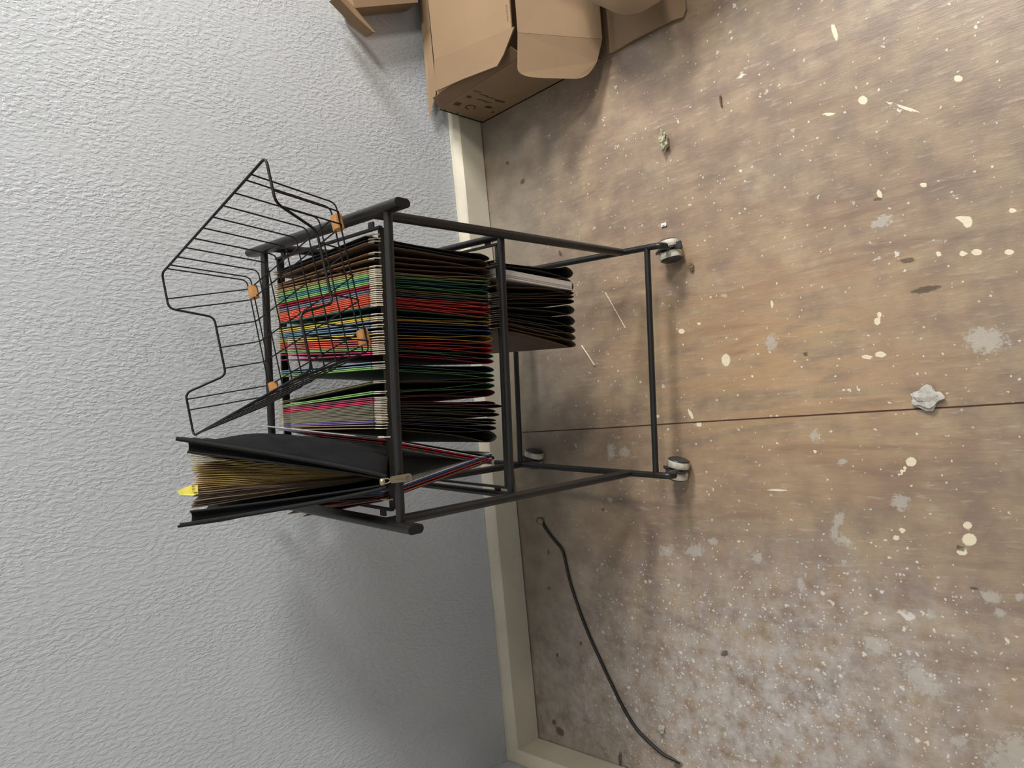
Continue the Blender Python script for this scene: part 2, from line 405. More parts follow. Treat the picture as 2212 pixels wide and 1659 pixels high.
# thin frames the folders hang from
for z_, v0_, v1_ in ((.611, .085, .387), (.381, .088, .387)):
    for v_ in (v0_, v1_):
        tube('hanging_rail', [(-.199, v_, z_ - .007), (.199, v_, z_ - .007)], rect(.006, .0022), THIN, cart, smooth=False)
    for s in (1, -1):
        tube('hanging_rail', [(s * .199, v0_ - .004, z_ - .002), (s * .199, v1_ + .004, z_ - .002)], rect(.0028, .0018), THIN, cart, smooth=False)
        for v_ in (v0_ + .02, v1_ - .02):
            bm = bmesh.new(); x_ = s * .199
            box(bm, (min(x_, s * W2), v_ - .006, z_ - .004), (max(x_, s * W2), v_ + .006, z_ - .001)); mesh('bracket', bm, THIN, cart)
# casters
WHITE_T = mat('scuffed_white_tread', S(196, 190, 176), rough=.55, noise=.35, scale=90)
GREYH = mat('dark_grey_hub', S(48, 48, 50), rough=.4, noise=.2, scale=50)
def caster(x, v, rot, lever):
    r_ = .0215; zc = r_
    cx, cv = x, v
    ax = Vector((math.cos(rot), math.sin(rot), 0))
    back = Vector((-ax.y, ax.x, 0))
    c0 = Vector((cx, cv, zc)) + back * .010
    bm = bmesh.new(); lathe(bm, [(-.0028, .0165), (.0028, .0165)], c0, ax, 24)
    sweep(bm, [Vector((cx, cv, zc + .006)), Vector((cx, cv, ZB - .006))], circ(.0045, 12), up=(0, 1, 0))
    # hood arcs over the gap of the twin wheels
    arc = [c0 + back * (math.cos(t_) * .0225) + Vector((0, 0, math.sin(t_) * .0225)) for t_ in [math.radians(k) for k in range(20, 161, 14)]]
    sweep(bm, arc, rect(.0012, .0042), up=ax)
    cas = mesh('caster', bm, GREYH, cart, True); cas.data.set_sharp_from_angle(angle=math.radians(40))
    for s in (1, -1):
        bm = bmesh.new()
        lathe(bm, [(s * .0032, .017), (s * .0042, .0205), (s * .0062, r_), (s * .0150, r_), (s * .0168, .0205)], c0, ax, 32)
        wh = mesh('wheel', bm, WHITE_T, cas, True); wh.data.set_sharp_from_angle(angle=math.radians(35))
        bm = bmesh.new(); lathe(bm, [(s * .0160, .0200), (s * .0176, .0204), (s * .0200, .0165), (s * .0208, .001)], c0, ax, 32)
        hb = mesh('hub_cap', bm, GREYH, cas, True)
    if lever:
        bm = bmesh.new()
        f = -back
        sweep(bm, [c0 + f * .012 + Vector((0, 0, .014)), c0 + f * .024 + Vector((0, 0, .012))], rect(.0018, .0035), up=(0, 0, 1))
        sweep(bm, [c0 + f * .024 + Vector((0, 0, .012)), c0 + f * .033 + Vector((0, 0, .010))], rect(.0025, .0065), up=(0, 0, 1))
        mesh('brake_lever', bm, mat('black_plastic', S(22, 22, 24), rough=.5), cas)
caster(W2, -.022, .20, True); caster(-W2 + .003, -.020, -.24, False)
caster(-W2 + .004, .355, -.24, False); caster(W2, .355, .1, False)

# ================= HANGING FOLDERS =================
HOOK = mat('cream_coated_metal', S(214, 204, 182), rough=.4, noise=.15, scale=80)
def gf(u):
    k = .90
    if u < k: return (u / k) ** 4.0
    return max(0, 1 - ((u - k) / (1 - k)) ** 2) ** .62
def make_folder(label, mb, me_, tops_f, tops_b, tip, bulge, zt, zb, v0, v1, group, seed, tipb=None, hooks=None):
    rnd = random.Random(seed)
    xa0, xb0 = tops_f; xa1, xb1 = tops_b
    if xa0 < xb0: xa0, xb0 = xb0, xa0
    if xa1 < xb1: xa1, xb1 = xb1, xa1
    root = thing('hanging_folder', label, 'folder', ((xa0 + xb0) / 2, v0, zb), group=group)
    if tipb is None: tipb = tip + ((xa1 + xb1) - (xa0 + xb0)) / 2
    US = [i * .86 / 12 for i in range(13)] + [.88, .90, .92, .94, .955, .97, .982, .991, .997, 1.0]; nu, nv = len(US) - 1, 8
    ph = [rnd.uniform(0, 6.28) for _ in range(6)]
    bm = bmesh.new(); rows = []
    for j in range(nv + 1):
        s = j / nv; v = v0 + (v1 - v0) * s
        xa = xa0 + (xa1 - xa0) * s; xb = xb0 + (xb1 - xb0) * s; tp = tip + (tipb - tip) * s
        mid = (xa + xb) / 2; hw = (xa - xb) / 2
        prof = []
        for side in (1, -1):
            L_ = []
            for i in range(nu + 1):
                u = US[i]
                wob = .0009 * math.sin(u * 9 + ph[0] + side) * u * (1 - u) * 2 + .0006 * math.sin(s * 7 + ph[1] + u * 3)*u*(1-u)*3
                x = mid * (1 - u) + tp * u + side * (hw * (1 - u) ** .8 + bulge * gf(u)) + wob
                if i == nu: x = tp
                L_.append(Vector((x, v, zt - .002 - (zt - .002 - zb) * u)))
            prof.append(L_)
        pts = prof[0] + prof[1][::-1][1:]
        rows.append([bm.verts.new(p) for p in pts])
    for A, B in zip(rows, rows[1:]):
        for k in range(len(A) - 1): bm.faces.new((A[k], A[k + 1], B[k + 1], B[k]))
    o = mesh('pocket', bm, mb, root, True)
    sd = o.modifiers.new('thickness', 'SOLIDIFY'); sd.thickness = .0005; sd.offset = 0; o.data.materials.append(MATS[me_.name.replace('edge', 'rim')]); sd.material_offset_rim = 1
    for x0_, x1_ in ((xa0, xa1), (xb0, xb1)):
        tube('top_fold', [(x0_, v0 + .001, zt), (x1_, v1 - .001, zt)], oval(.0045, .00075, 4), me_, root)
        if hooks:
            for end, (xx, vv, sg) in enumerate(((x0_, v0, 1), (x1_, v1, -1))):
                pr = [(-.001, -.005), (-.001, .0030), (-.006, .0045), (-.0165, .0025), (-.0200, -.0055), (-.0170, -.0065), (-.0150, -.0012), (-.006, -.0005), (-.003, -.006)]
                dj = rnd.uniform(-.0015, .0015)
                bm = bmesh.new(); prism(bm, [(xx - .0006, vv + sg * a + dj, zt + b) for a, b in pr], (.0012, 0, 0))
                mesh('hook', bm, hooks, root)
    return root
PAL = dict(black=((26, 24, 22), (40, 38, 36)), brown=((92, 66, 46), (140, 108, 78)), tan=((140, 118, 84), (178, 152, 108)), lime=((84, 116, 52), (166, 204, 128)),
           teal=((20, 74, 72), (84, 150, 158)), green=((30, 96, 52), (150, 200, 120)), crimson=((110, 120, 60), (172, 30, 62)), steel=((40, 52, 62), (140, 156, 170)),
           orange=((196, 48, 36), (238, 112, 84)), red=((188, 30, 34), (236, 104, 88)), forest=((28, 70, 46), (96, 122, 112)), yellow=((190, 132, 20), (238, 210, 96)),
           blue=((22, 42, 72), (124, 156, 176)), sage=((46, 84, 44), (130, 180, 108)), magenta=((130, 20, 48), (206, 60, 112)), navy=((24, 48, 54), (124, 150, 168)),
           olive=((48, 42, 30), (110, 102, 80)), mauve=((92, 22, 34), (150, 84, 104)), pink=((110, 16, 30), (226, 66, 110)), grey=((66, 60, 48), (136, 132, 112)),
           purple=((50, 46, 60), (132, 118, 176)), dark=((60, 50, 40), (150, 128, 94)))
def pm(nm):  # shade put into the body colour, top folds lightened as if lit
    a, b = PAL[nm]; a = tuple(int(c_ * .78) for c_ in a); mat('card_rim_' + nm, S(*[(p_ * 1.25 + q_ * .6) / 2 for p_, q_ in zip(a, b)]), rough=.6, noise=.1)
    return mat('card_' + nm, S(*a), rough=.62, noise=.1, scale=25, bump=.1, bscale=120), mat('card_edge_' + nm, S(*b), rough=.55, noise=.08, scale=60)
ZU = .6185; ZL = .3855; VF = .098; VBK = .374
# label, palette, rows of the two front top edges, rows of the two back ones, row of the bottom tip
UP = [
 ('black', 'black hanging folder at the right end of the upper row', 510, 519, 586, 590, 559),
 ('brown', 'brown hanging folder showing a wide brown face, second from the right end', 525, 549, 599, 615, 573),
 ('brown', 'brown hanging folder in the upper row beside the thin tan one', 561, 578, 618, 622, 588),
 ('tan', 'thin tan hanging folder between the brown and lime green ones', 585, 589, 628, 631, 604),
 ('lime', 'lime green hanging folder right next to the thin tan one', 593, 597, 636, 640, 612),
 ('teal', 'teal blue hanging folder between two bright green ones', 601, 606, 645, 648, 621),
 ('green', 'bright green hanging folder with a wide gaping green bottom, beside the crimson one', 610, 614, 652, 655.5, 635),
 ('crimson', 'crimson-edged hanging folder between bright green and grey-blue ones', 618, 623, 660, 665, 645),
 ('steel', 'grey-blue hanging folder between the crimson one and three orange ones', 628, 633, 670, 674, 652),
 ('orange', 'orange-red hanging folder, rightmost of the three beside the grey-blue one', 637, 641, 678.5, 681.5, 660),
 ('orange', 'orange-red hanging folder in the middle of the three by the grey-blue one', 645, 649.5, 685, 687.5, 670),
 ('orange', 'orange-red hanging folder touching the wide dark green one', 654, 659, 691.5, 695, 682),
 ('forest', 'wide dark green hanging folder between orange-red and yellow ones', 662, 680, 698, 709, 691.6),
 ('yellow', 'yellow hanging folder next to the wide dark green one', 686.5, 690, 714, 718.5, 700),
 ('blue', 'steel blue hanging folder beside the yellow one that follows the dark green folder', 694.6, 703, 722, 725, 710),
 ('blue', 'steel blue hanging folder beside the yellow one that touches the red pair', 708, 717, 728, 732, 720.5),
 ('yellow', 'golden yellow hanging folder right beside the two red ones', 722, 729.5, 735.5, 739.5, 732.6),
 ('red', 'red hanging folder next to the golden yellow one', 735, 740, 744, 748, 747),
 ('red', 'red hanging folder next to the pale green-edged one', 745, 749, 752, 755.5, 757.6),
 ('sage', 'green hanging folder squeezed between red and magenta ones', 753, 756.5, 759, 762, 769.7),
 ('magenta', 'magenta hanging folder beside the gap that shows the wall', 761.5, 765.6, 767, 778, 781),
 ('navy', 'pale blue-edged hanging folder between magenta and green ones', 783, 789.5, 802, 806, 799),
 ('green', 'green hanging folder with its large green side showing beside the wide gap', 793.5, 797, 810.5, 813.5, 812),
 ('olive', 'dark olive hanging folder slanting across the wide gap', 823.5, 827, 867, 870, 821),
 ('green', 'light green hanging folder between the slanting olive one and mauve one', 846, 850, 875.5, 878.5, 833),
 ('mauve', 'mauve hanging folder next to the bright pink one', 858.5, 862, 881, 884.5, 847.7),
 ('pink', 'bright pink hanging folder beside the thick block of grey ones', 866.5, 870, 888, 891.5, 871),
 ('grey', 'grey hanging folder touching the bright pink one, its tip hanging lowest', 874, 877.5, 894.5, 896.5, 878.6),
 ('grey', 'grey hanging folder, second from the pink one in the grey block', 881, 884.5, 899, 901, 888),
 ('grey', 'grey hanging folder with tan rim, in the middle of the grey block', 888, 891.5, 903.5, 905.5, 896.5),
 ('grey', 'grey hanging folder, second from the purple one in the grey block', 895.5, 899, 908, 910, 908),
 ('grey', 'grey hanging folder right next to the purple-edged one', 902, 905.5, 912, 914, 914.5),
 ('purple', 'purple-edged hanging folder between grey ones and the tan-rimmed dark one', 909.5, 913, 917, 920, 925),
 ('dark', 'dark gaping hanging folder with tan rim, last before the open V-shaped one', 918.5, 925, 922.5, 928, 944),
]
tips = [sx(u[6], VF, ZL) for u in UP]
for i, (c_, lab, fa, fb, ba, bb, tp) in enumerate(UP):
    mb_, me2 = pm(c_)
    gap = min([abs(tips[i] - tips[j]) for j in (i - 1, i + 1) if 0 <= j < len(tips)])
    bl = min(.0090, gap * .52)
    if c_ == 'dark': bl = .0095
    zb_ = ZL + (0 if lab.find('lowest') < 0 else -.016) + (-.008 if 'tan rim, in' in lab else 0)
    make_folder(lab, mb_, me2, (sx(fa, VF, ZU), sx(fb, VF, ZU)), (sx(ba, VBK - .01, ZU), sx(bb, VBK - .01, ZU)), tips[i], bl, ZU, zb_, VF, VBK - .01, 'hanging folders in the upper row', 100 + i, hooks=HOOK)
ZU2 = .3875; ZL2 = .180
LOW = [('black', 'black hanging folder at the right end of the lower row', 567, 573, 590.4),
 ('brown', 'brown hanging folder of the lower row holding the thick white paper stack', 577, 620, 619),
 ('olive', 'narrow dark hanging folder of the lower row just past the white paper stack', 636, 640, 633),
 ('brown', 'narrow brown hanging folder of the lower row, second past the white papers', 643, 649, 641),
 ('black', 'dark hanging folder of the lower row beside the round-ended olive one', 654, 658, 651),
 ('olive', 'olive hanging folder of the lower row with broad rounded bottom end', 662, 665, 670),
 ('black', 'broad black hanging folder of the lower row with pointed bottom', 673, 677, 694),
 ('olive', 'dark olive hanging folder of the lower row, third from its left end', 682, 686, 714),
 ('brown', 'narrow brown hanging folder of the lower row, second from its left end', 691, 695, 730),
 ('brown', 'brown hanging folder at the left end of the lower row, its side exposed', 701, 710, 745)]
t2 = [sx(u[4], VF - .004, ZL2) for u in LOW]
for i, (c_, lab, fa, fb, tp) in enumerate(LOW):
    mb_, me2 = pm(c_)
    gap = min([abs(t2[i] - t2[j]) for j in (i - 1, i + 1) if 0 <= j < len(t2)])
    f_ = (sx(fa, VF, ZU2 - .012), sx(fb, VF, ZU2 - .012))
    bl = min(.0098, gap * .52)
    if i == 1: bl = .0115
    make_folder(lab, mb_, me2, f_, f_, t2[i], bl, ZU2, ZL2, VF - .004, VBK - .01, 'hanging folders in the lower row', 300 + i, tipb=t2[i], hooks=mat('dark_hook_metal', S(52, 48, 42), rough=.5))
# white papers in the lower row
def slab(bm, c4, th):     # four corners, thickened towards -x
    prism(bm, c4, (-th, 0, 0))
WP = mat('white_paper', S(222, 216, 208), rough=.7, noise=.05, scale=200)
ps = thing('paper_stack', 'thick stack of white papers standing in the lower row of folders', 'papers', (sx(590, .09, .3), .09, ZL2))
xt, xb_ = sx(579, .091, .372), sx(609, .091, ZL2 + .010)
off = 0
for th, m_, nm in ((.0085, WP, 'sheets'), (.0006, mat('red_sheet', S(150, 40, 34)), 'red_sheet'), (.0030, mat('grey_paper', S(190, 186, 178), rough=.7), 'sheets'), (.0006, mat('dark_sheet', S(70, 64, 60)), 'divider_sheet'), (.0020, WP, 'sheets')):
    bm = bmesh.new(); slab(bm, smoothpoly([(xt - off, .091, .376), (xt - off, .36, .376), (xb_ - off, .36, ZL2 + .008), (xb_ - off, .091, ZL2 + .008)], 0), th); mesh(nm, bm, m_, ps)
    off += th
# papers peeking out of the upper folders
def sheet(name, label, cat, m_, c4, th=.0012, group=None):
    bm = bmesh.new(); p = [Vector(q_) for q_ in c4]
    b_ = (p[0] + p[2]) / 2
    root = None
    prism(bm, [q_ - b_ for q_ in p], (-th, 0, 0))
    me = bpy.data.meshes.new(name); bmesh.ops.recalc_face_normals(bm, faces=bm.faces); bm.to_mesh(me); bm.free(); me.materials.append(m_)
    o = bpy.data.objects.new(name, me); C.objects.link(o); o.location = cw(*b_); o.rotation_euler = (0, 0, CA)
    return tag(o, label, cat, group)

# ---- the open V-shaped folder and what it holds ----
mb_, me2 = pm('black')
vf = thing('hanging_folder', 'black hanging folder pushed open into a wide V at the left end', 'folder', (-.14, .09, .40), group='hanging folders in the upper row')
RT0, RT1 = Vector((-.0955, .093, ZU)), Vector((-.090, .38, ZU))
LT0, LT1 = Vector((-.1830, .093, ZU)), Vector((-.218, .38, ZU))
BT0, BT1 = Vector((-.1485, .093, .398)), Vector((-.152, .38, .398))
DARKC = mat('card_charcoal', S(52, 50, 48), rough=.6, noise=.1)
bm = bmesh.new(); rows = [[bm.verts.new(p) for p in tri] for tri in ((RT0, BT0 + Vector((.002, 0, 0)), BT0 - Vector((.002, 0, 0)), LT0), (RT1, BT1 + Vector((.002, 0, 0)), BT1 - Vector((.002, 0, 0)), LT1))]
for k in range(3): bm.faces.new((rows[0][k], rows[0][k + 1], rows[1][k + 1], rows[1][k]))
o = mesh('pocket', bm, DARKC, vf); sd = o.modifiers.new('t', 'SOLIDIFY'); sd.thickness = .0008; sd.offset = 0
for A, B in ((RT0, RT1), (LT0, LT1)):
    tube('top_fold', [A, B], oval(.0045, .0010, 4), me2, vf)
    for xx, vv, sg in ((A.x, A.y, 1), (B.x, B.y, -1)):
        pr = [(-.001, -.005), (-.001, .0030), (-.006, .0045), (-.0165, .0025), (-.0200, -.0055), (-.0170, -.0065), (-.0150, -.0012), (-.006, -.0005), (-.003, -.006)]
        bm = bmesh.new(); prism(bm, [(xx - .0008, vv + sg * a, ZU + b) for a, b in pr], (.0016, 0, 0)); mesh('hook', bm, HOOK, vf)
def vside(t0, t1, b0, b1, off, up0, up1, v0=.094, v1=.378, ins=.004):
    # a sheet lying along one side of the V, shifted off to the inside, its top raised by up0 (front) and up1 (back)
    d0 = (t0 - b0).normalized(); d1 = (t1 - b1).normalized()
    a = t0 + d0 * up0; b = t1 + d1 * up1; c = b1 + d1 * ins; d = b0 + d0 * ins
    o_ = Vector((off, 0, 0)); a, b, c, d = a + o_, b + o_, c + o_, d + o_
    a.y = d.y = v0; b.y = c.y = v1
    return [a, b, c, d]
WPp = mat('white_card', S(206, 206, 208), rough=.5, noise=.04); RED = mat('red_card', S(176, 22, 36), rough=.5, noise=.08); RED2 = mat('orange_red_card', S(214, 58, 42), rough=.5)
BLU = mat('blue_card', S(38, 72, 140), rough=.5); BLK = mat('black_card', S(30, 30, 32), rough=.5); GRY = mat('grey_sheet', S(150, 148, 142), rough=.7, noise=.04); TANC = mat('tan_card', S(160, 138, 116), rough=.6)
INNER = mat('painted_shade_card', S(128, 125, 118), rough=.7, noise=.05)  # shadowed inner face of a white sheet, shade painted in as grey
g_ = 'papers and card folders inside the V-shaped hanging folder'
sheet('card_folder', 'white card sleeve right of the binder, its back corner sticking up', 'folder', WPp, vside(RT0, RT1, BT0, BT1, -.0016, -.004, .040, v1=.372), .0012, g_)
sheet('card_folder', 'outer of the two red card folders right of the black binder', 'folder', RED, vside(RT0, RT1, BT0, BT1, -.0036, -.004, .002, v1=.30), .0012, g_)
sheet('card_folder', 'inner of the two red card folders right of the black binder', 'folder', RED, vside(RT0, RT1, BT0, BT1, -.0070, -.006, -.002, v1=.29), .0010, g_)
sheet('card_folder', 'black card folder lying against the red ones in the open V folder', 'folder', BLK, vside(RT0, RT1, BT0, BT1, -.0084, -.006, -.002), .0022, g_)
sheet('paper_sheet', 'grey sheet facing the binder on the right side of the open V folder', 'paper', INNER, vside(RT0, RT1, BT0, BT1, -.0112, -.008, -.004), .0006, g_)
sheet('paper_sheet', 'white-edged sheet lining the left side of the open V folder', 'paper', WPp, vside(LT0, LT1, BT0, BT1, .0092, -.006, -.004), .0010, g_)
sheet('paper_sheet', 'white sheet painted grey for shade, facing the binder on the left side of the open V folder', 'paper', INNER, vside(LT0, LT1, BT0, BT1, .0104, -.006, -.004, v0=.0955), .0008, g_)
sheet('card_folder', 'blue card folder on the left side of the open V folder', 'folder', BLU, vside(LT0, LT1, BT0, BT1, .0076, -.004, -.004), .0018, g_)
sheet('card_folder', 'black card folder under the blue one in the open V folder', 'folder', BLK, vside(LT0, LT1, BT0, BT1, .0054, -.004, .006), .0024, g_)
sheet('card_folder', 'orange-red card folder at the left of the open V folder', 'folder', RED2, vside(LT0, LT1, BT0, BT1, .0026, -.004, .006, v1=.30), .0010, g_)
sheet('card_folder', 'tan card folder at the far left of the open V folder', 'folder', TANC, vside(LT0, LT1, BT0, BT1, -.0012, -.002, .022, v1=.33), .0014, g_)
sheet('card_folder', 'dark red card folder outermost at the left of the open V folder', 'folder', mat('maroon_card', S(110, 34, 36), rough=.5), vside(LT0, LT1, BT0, BT1, -.0030, .000, .016, v1=.29), .0012, g_)

# ================= BINDER =================
FAB = mat('black_woven_fabric', S(17, 17, 20), rough=.9, noise=.25, scale=400, bump=.35, bscale=900, spec=.25)
PIP = mat('black_piping', S(28, 28, 29), rough=.85, noise=.2, scale=300, bump=.3, bscale=800, spec=.3)
th_ = math.radians(52)
A0 = Vector((-.1500, .030, .6562)); av = Vector((.055, math.cos(th_), math.sin(th_))).normalized(); dv = Vector((0, math.sin(th_), -math.cos(th_))).normalized()
LB = .245; DB = .150
bd = thing('zippered_binder', 'black fabric zippered binder packed with yellowed pages, wedged open in the left folder', 'binder', tuple(A0 + dv * DB))
def bp_(k, u, w_): return A0 + av * (LB * k) + dv * (DB * u) + Vector((w_, 0, 0))
def hw(k, u, s):
    f = .007 + (.049 if s > 0 else .047) * k ** .85; b = .018 + .022 * k
    return f * (1 - u) + b * u + .024 * math.sin(math.pi * min(1, u * 1.15)) * (math.sin(math.pi * min(1, .12 + k * .95)) ** .7 if s > 0 else .4 * k)
def gusset(k, s): return hw(k, 0, s) - (.0035 + .0135 * k ** .8)
for s in (1, -1):
    bm = bmesh.new(); rows = []
    for i in range(25):
        k = i / 24; k2 = k * (1.045 if s > 0 else 1.075) - .01; rows.append([])
        for j in range(17):
            u = j / 16
            wv_ = .0008 * math.sin(k * 17 + u * 5) + .0006 * math.sin(u * 21 + k * 6)
            kk = k2 if u < .4 else k2 - (u - .4) * .06 * k2
            rows[-1].append(bm.verts.new(bp_(kk, u, s * (hw(max(0, k2), u, s) + wv_))))
    for Aq, Bq in zip(rows, rows[1:]):
        for j in range(16): bm.faces.new((Aq[j], Aq[j + 1], Bq[j + 1], Bq[j]))
    cv = mesh('cover', bm, FAB, bd, True); sd = cv.modifiers.new('t', 'SOLIDIFY'); sd.thickness = .0028; sd.offset = -1 if s > 0 else 1
    sd.offset = 0
    # zip strip folded in from the cover edge, with its ridge
    bm = bmesh.new(); rows = []
    for i in range(25):
        k = i / 24
        a_ = hw(k, 0, s); g0 = gusset(k, s)
        rows.append([bm.verts.new(bp_(k, dd, s * (a_ + (g0 - a_) * q_))) for q_, dd in ((0, .004), (.25, .03), (.6, .045), (.9, .03), (1, .008), (1.06, .03))])
    for Aq, Bq in zip(rows, rows[1:]):
        for j in range(5): bm.faces.new((Aq[j], Aq[j + 1], Bq[j + 1], Bq[j]))
    zs = mesh('zip_strip', bm, FAB, bd, True); sd = zs.modifiers.new('t', 'SOLIDIFY'); sd.thickness = .0012
    tube('piping', [bp_((i / 24) * 1.06 - .01, -.006, s * hw(min(1, i / 24), 0, s)) for i in range(25)], circ(.0028, 8), PIP, bd, up=(1, 0, 0))
    tube('piping', [bp_(i / 24, .004, s * gusset(i / 24, s)) for i in range(25)], circ(.0015, 8), PIP, bd, up=(1, 0, 0))
# spine
bm = bmesh.new(); rows = []
for i in range(13):
    k = i / 12; h_ = .018 + .022 * k
    rows.append([bm.verts.new(bp_(k * .98, 1 + .06 * math.cos(t_ * math.pi / 2), h_ * t_)) for t_ in (-1, -.6, -.2, .2, .6, 1)])
for Aq, Bq in zip(rows, rows[1:]):
    for j in range(5): bm.faces.new((Aq[j], Aq[j + 1], Bq[j + 1], Bq[j]))
o = mesh('spine', bm, FAB, bd, True); sd = o.modifiers.new('t', 'SOLIDIFY'); sd.thickness = .003
# bottom closing piece where the zip ends
bm = bmesh.new(); prism(bm, [bp_(.0, .02, .010), bp_(.0, .02, -.010), bp_(.0, .95, -.018), bp_(.0, .95, .018)], av * .003); mesh('bottom_panel', bm, FAB, bd)
# pages: fanned leaves
PG = [mat('yellowed_page', S(182, 156, 100), rough=.75, noise=.1, scale=120), mat('pale_page', S(204, 178, 118), rough=.75, noise=.1, scale=120), mat('brown_page', S(104, 86, 72), rough=.7, noise=.1, scale=120)]
rnd = random.Random(9); NP = 26
for i in range(NP):
    q_ = i / (NP - 1)           # 0 = right side, 1 = left side
    gr = gusset(1, 1) - .003; gl = -gusset(1, -1) + .003
    w1 = gr + (gl - gr) * q_; w0 = (.0020) * (1 - 2 * q_)
    m_ = PG[rnd.choice((0, 1))] if q_ < .70 else PG[2]
    bm = bmesh.new(); rows = []
    top = .985 + rnd.uniform(-.012, .012) + (.012 if q_ < .1 or q_ > .9 else 0)
    rec0 = .035 + rnd.uniform(0, .03); deep = .62 if q_ < .70 else .35
    for a_ in range(13):
        k = .06 + (top - .06) * a_ / 12
        ww = w0 + (w1 - w0) * (k ** 1.05) + .0004 * math.sin(k * 20 + i)
        rec = rec0 + deep * max(0, 1 - k) ** 1.1
        rows.append([bm.verts.new(bp_(k, rec + (.9 - rec) * u, ww * (1 - u) + (w1 * .45 * k) * u)) for u in (0, .1, .5, 1)])
    for Aq, Bq in zip(rows, rows[1:]):
        for j in range(3): bm.faces.new((Aq[j], Aq[j + 1], Bq[j + 1], Bq[j]))
    o = mesh('page', bm, m_, bd, True); sd = o.modifiers.new('t', 'SOLIDIFY'); sd.thickness = .0007 if q_ < .7 else .0010
bm = bmesh.new(); kq = .62; wt = gusset(1, 1) + (-gusset(1, -1) - gusset(1, 1)) * .62
prism(bm, [bp_(.965, .05, wt + .004), bp_(1.0, .05, wt + .004), bp_(1.072, .06, wt - .004), bp_(1.06, .06, wt - .0085), bp_(.99, .05, wt - .009), bp_(.965, .05, wt - .008)], dv * .0012); mesh('sticky_tab', bm, mat('yellow_tab', S(240, 226, 96), rough=.6), bd)
# zip pull lying over the front crossbar
TM = mat('tan_metal', S(172, 158, 132), rough=.3, metal=.7, noise=.12, scale=90)
zc = on_cv(826, 1041, .020); z1 = on_cv(842, 1037, .012); z2 = on_cv(889, 1030, .0030)
z1.z = max(z1.z, .6505); 
zp = mesh('zip_slider', (lambda b: (lathe(b, [(-.0035, .003), (-.002, .0048), (.002, .0048), (.0035, .003)], zc, (0, .5, 1), 12), b)[1])(bmesh.new()), TM, bd, True)
dz = (z2 - z1); dl = dz.length; dn_ = dz.normalized(); sd_ = Vector((1, 0, 0)); nn_ = dn_.cross(sd_).normalized(); sd_ = nn_.cross(dn_).normalized()
if nn_.z < 0: nn_ = -nn_
bm = bmesh.new(); out = smoothpoly([z1 + dn_ * a + sd_ * b for a, b in ((0, -.0042), (dl, -.0052), (dl, .0052), (0, .0042))], [.003, .005, .005, .003], 5)
prism(bm, out, nn_ * .0016); pl = mesh('zip_pull', bm, TM, bd)
tube('pull_ring', [zc.lerp(z1, .5) + dn_ * (.0055 * math.cos(t_)) + sd_ * (.0032 * math.sin(t_)) for t_ in [math.radians(k) for k in range(0, 360, 30)]], circ(.0009, 6), TM, pl, up=nn_, closed=True)
DK = mat('engraved_line', S(112, 98, 74), rough=.5, metal=.5)
tube('engraved_line', [z1 + dn_ * dl * .2 + nn_ * .0017, z1 + dn_ * dl * .6 + nn_ * .0017], circ(.0004, 6), DK, pl)
pc = z1 + dn_ * dl * .80 + nn_ * .0017
tube('engraved_ring', [pc + dn_ * (.0030 * math.cos(t_)) + sd_ * (.0030 * math.sin(t_)) for t_ in [math.radians(k) for k in range(0, 360, 24)]], circ(.0004, 6), DK, pl, up=nn_, closed=True)
def txt(ch, size, loc, xd, yd, m_, name, parent, ext=.0002):
    cu = bpy.data.curves.new(name, 'FONT'); cu.body = ch; cu.size = size; cu.align_x = 'CENTER'; cu.align_y = 'CENTER'; cu.extrude = ext
    o_ = bpy.data.objects.new(name, cu); C.objects.link(o_)
    dg = bpy.context.evaluated_depsgraph_get(); me = bpy.data.meshes.new_from_object(o_.evaluated_get(dg)); bpy.data.objects.remove(o_)
    xd = Vector(xd).normalized(); yd = Vector(yd).normalized(); zd = xd.cross(yd)
    M_ = Matrix((xd, yd, zd)).transposed().to_4x4(); M_.translation = Vector(loc); me.transform(M_)
    root = parent
    while root.parent: root = root.parent
    me.transform(Matrix.Translation(-BASE[root.name]))
    n_ = bpy.data.objects.new(name, me); C.objects.link(n_); me.materials.clear(); me.materials.append(m_); n_.parent = parent; return n_
txt('R', .0040, pc, dn_, nn_.cross(dn_), DK, 'engraved_letter', pl)

# ================= WIRE TRAY =================
Lx, Ly, exx, eyy, H = .2087, .3132, .0279, .0394, .1143
TX, TY, TZ, trz, trx, try_ = .0905, .2136, .6637, .2282, -.0228, -.059
TR = Matrix.Rotation(trz, 3, 'Z') @ Matrix.Rotation(try_, 3, 'Y') @ Matrix.Rotation(trx, 3, 'X')
def tp(x, y, z): return TR @ Vector((x, y, z)) + Vector((TX, TY, TZ))
WIRE = mat('black_wire', S(10, 10, 10), rough=.5, spec=.3, noise=.1)
tray = thing('wire_letter_tray', 'empty black wire letter tray with notched rim, on top of the cart', 'tray', (TX, TY, TZ - .01))
hx, hy = Lx / 2, Ly / 2
def wl(t_): return hy + eyy * t_
tl = .48
RX, RY = hx + exx, hy + eyy
def notch(sgn):
    yy = lambda t_: sgn * (hy + eyy * t_)
    return [(.074, yy(1), H), (.051, yy(tl), H * tl), (-.046, yy(tl), H * tl), (-.064, yy(1), H)]
rim = [(RX, RY, H)] + notch(1) + [(-RX, RY, H), (-RX, -RY, H)] + notch(-1)[::-1] + [(RX, -RY, H)]
rp = [tp(*p) for p in rim]
tube('rim', smoothpoly(rp, .010, 5), circ(.0018, 10), WIRE, tray, closed=True)
rb = .0011
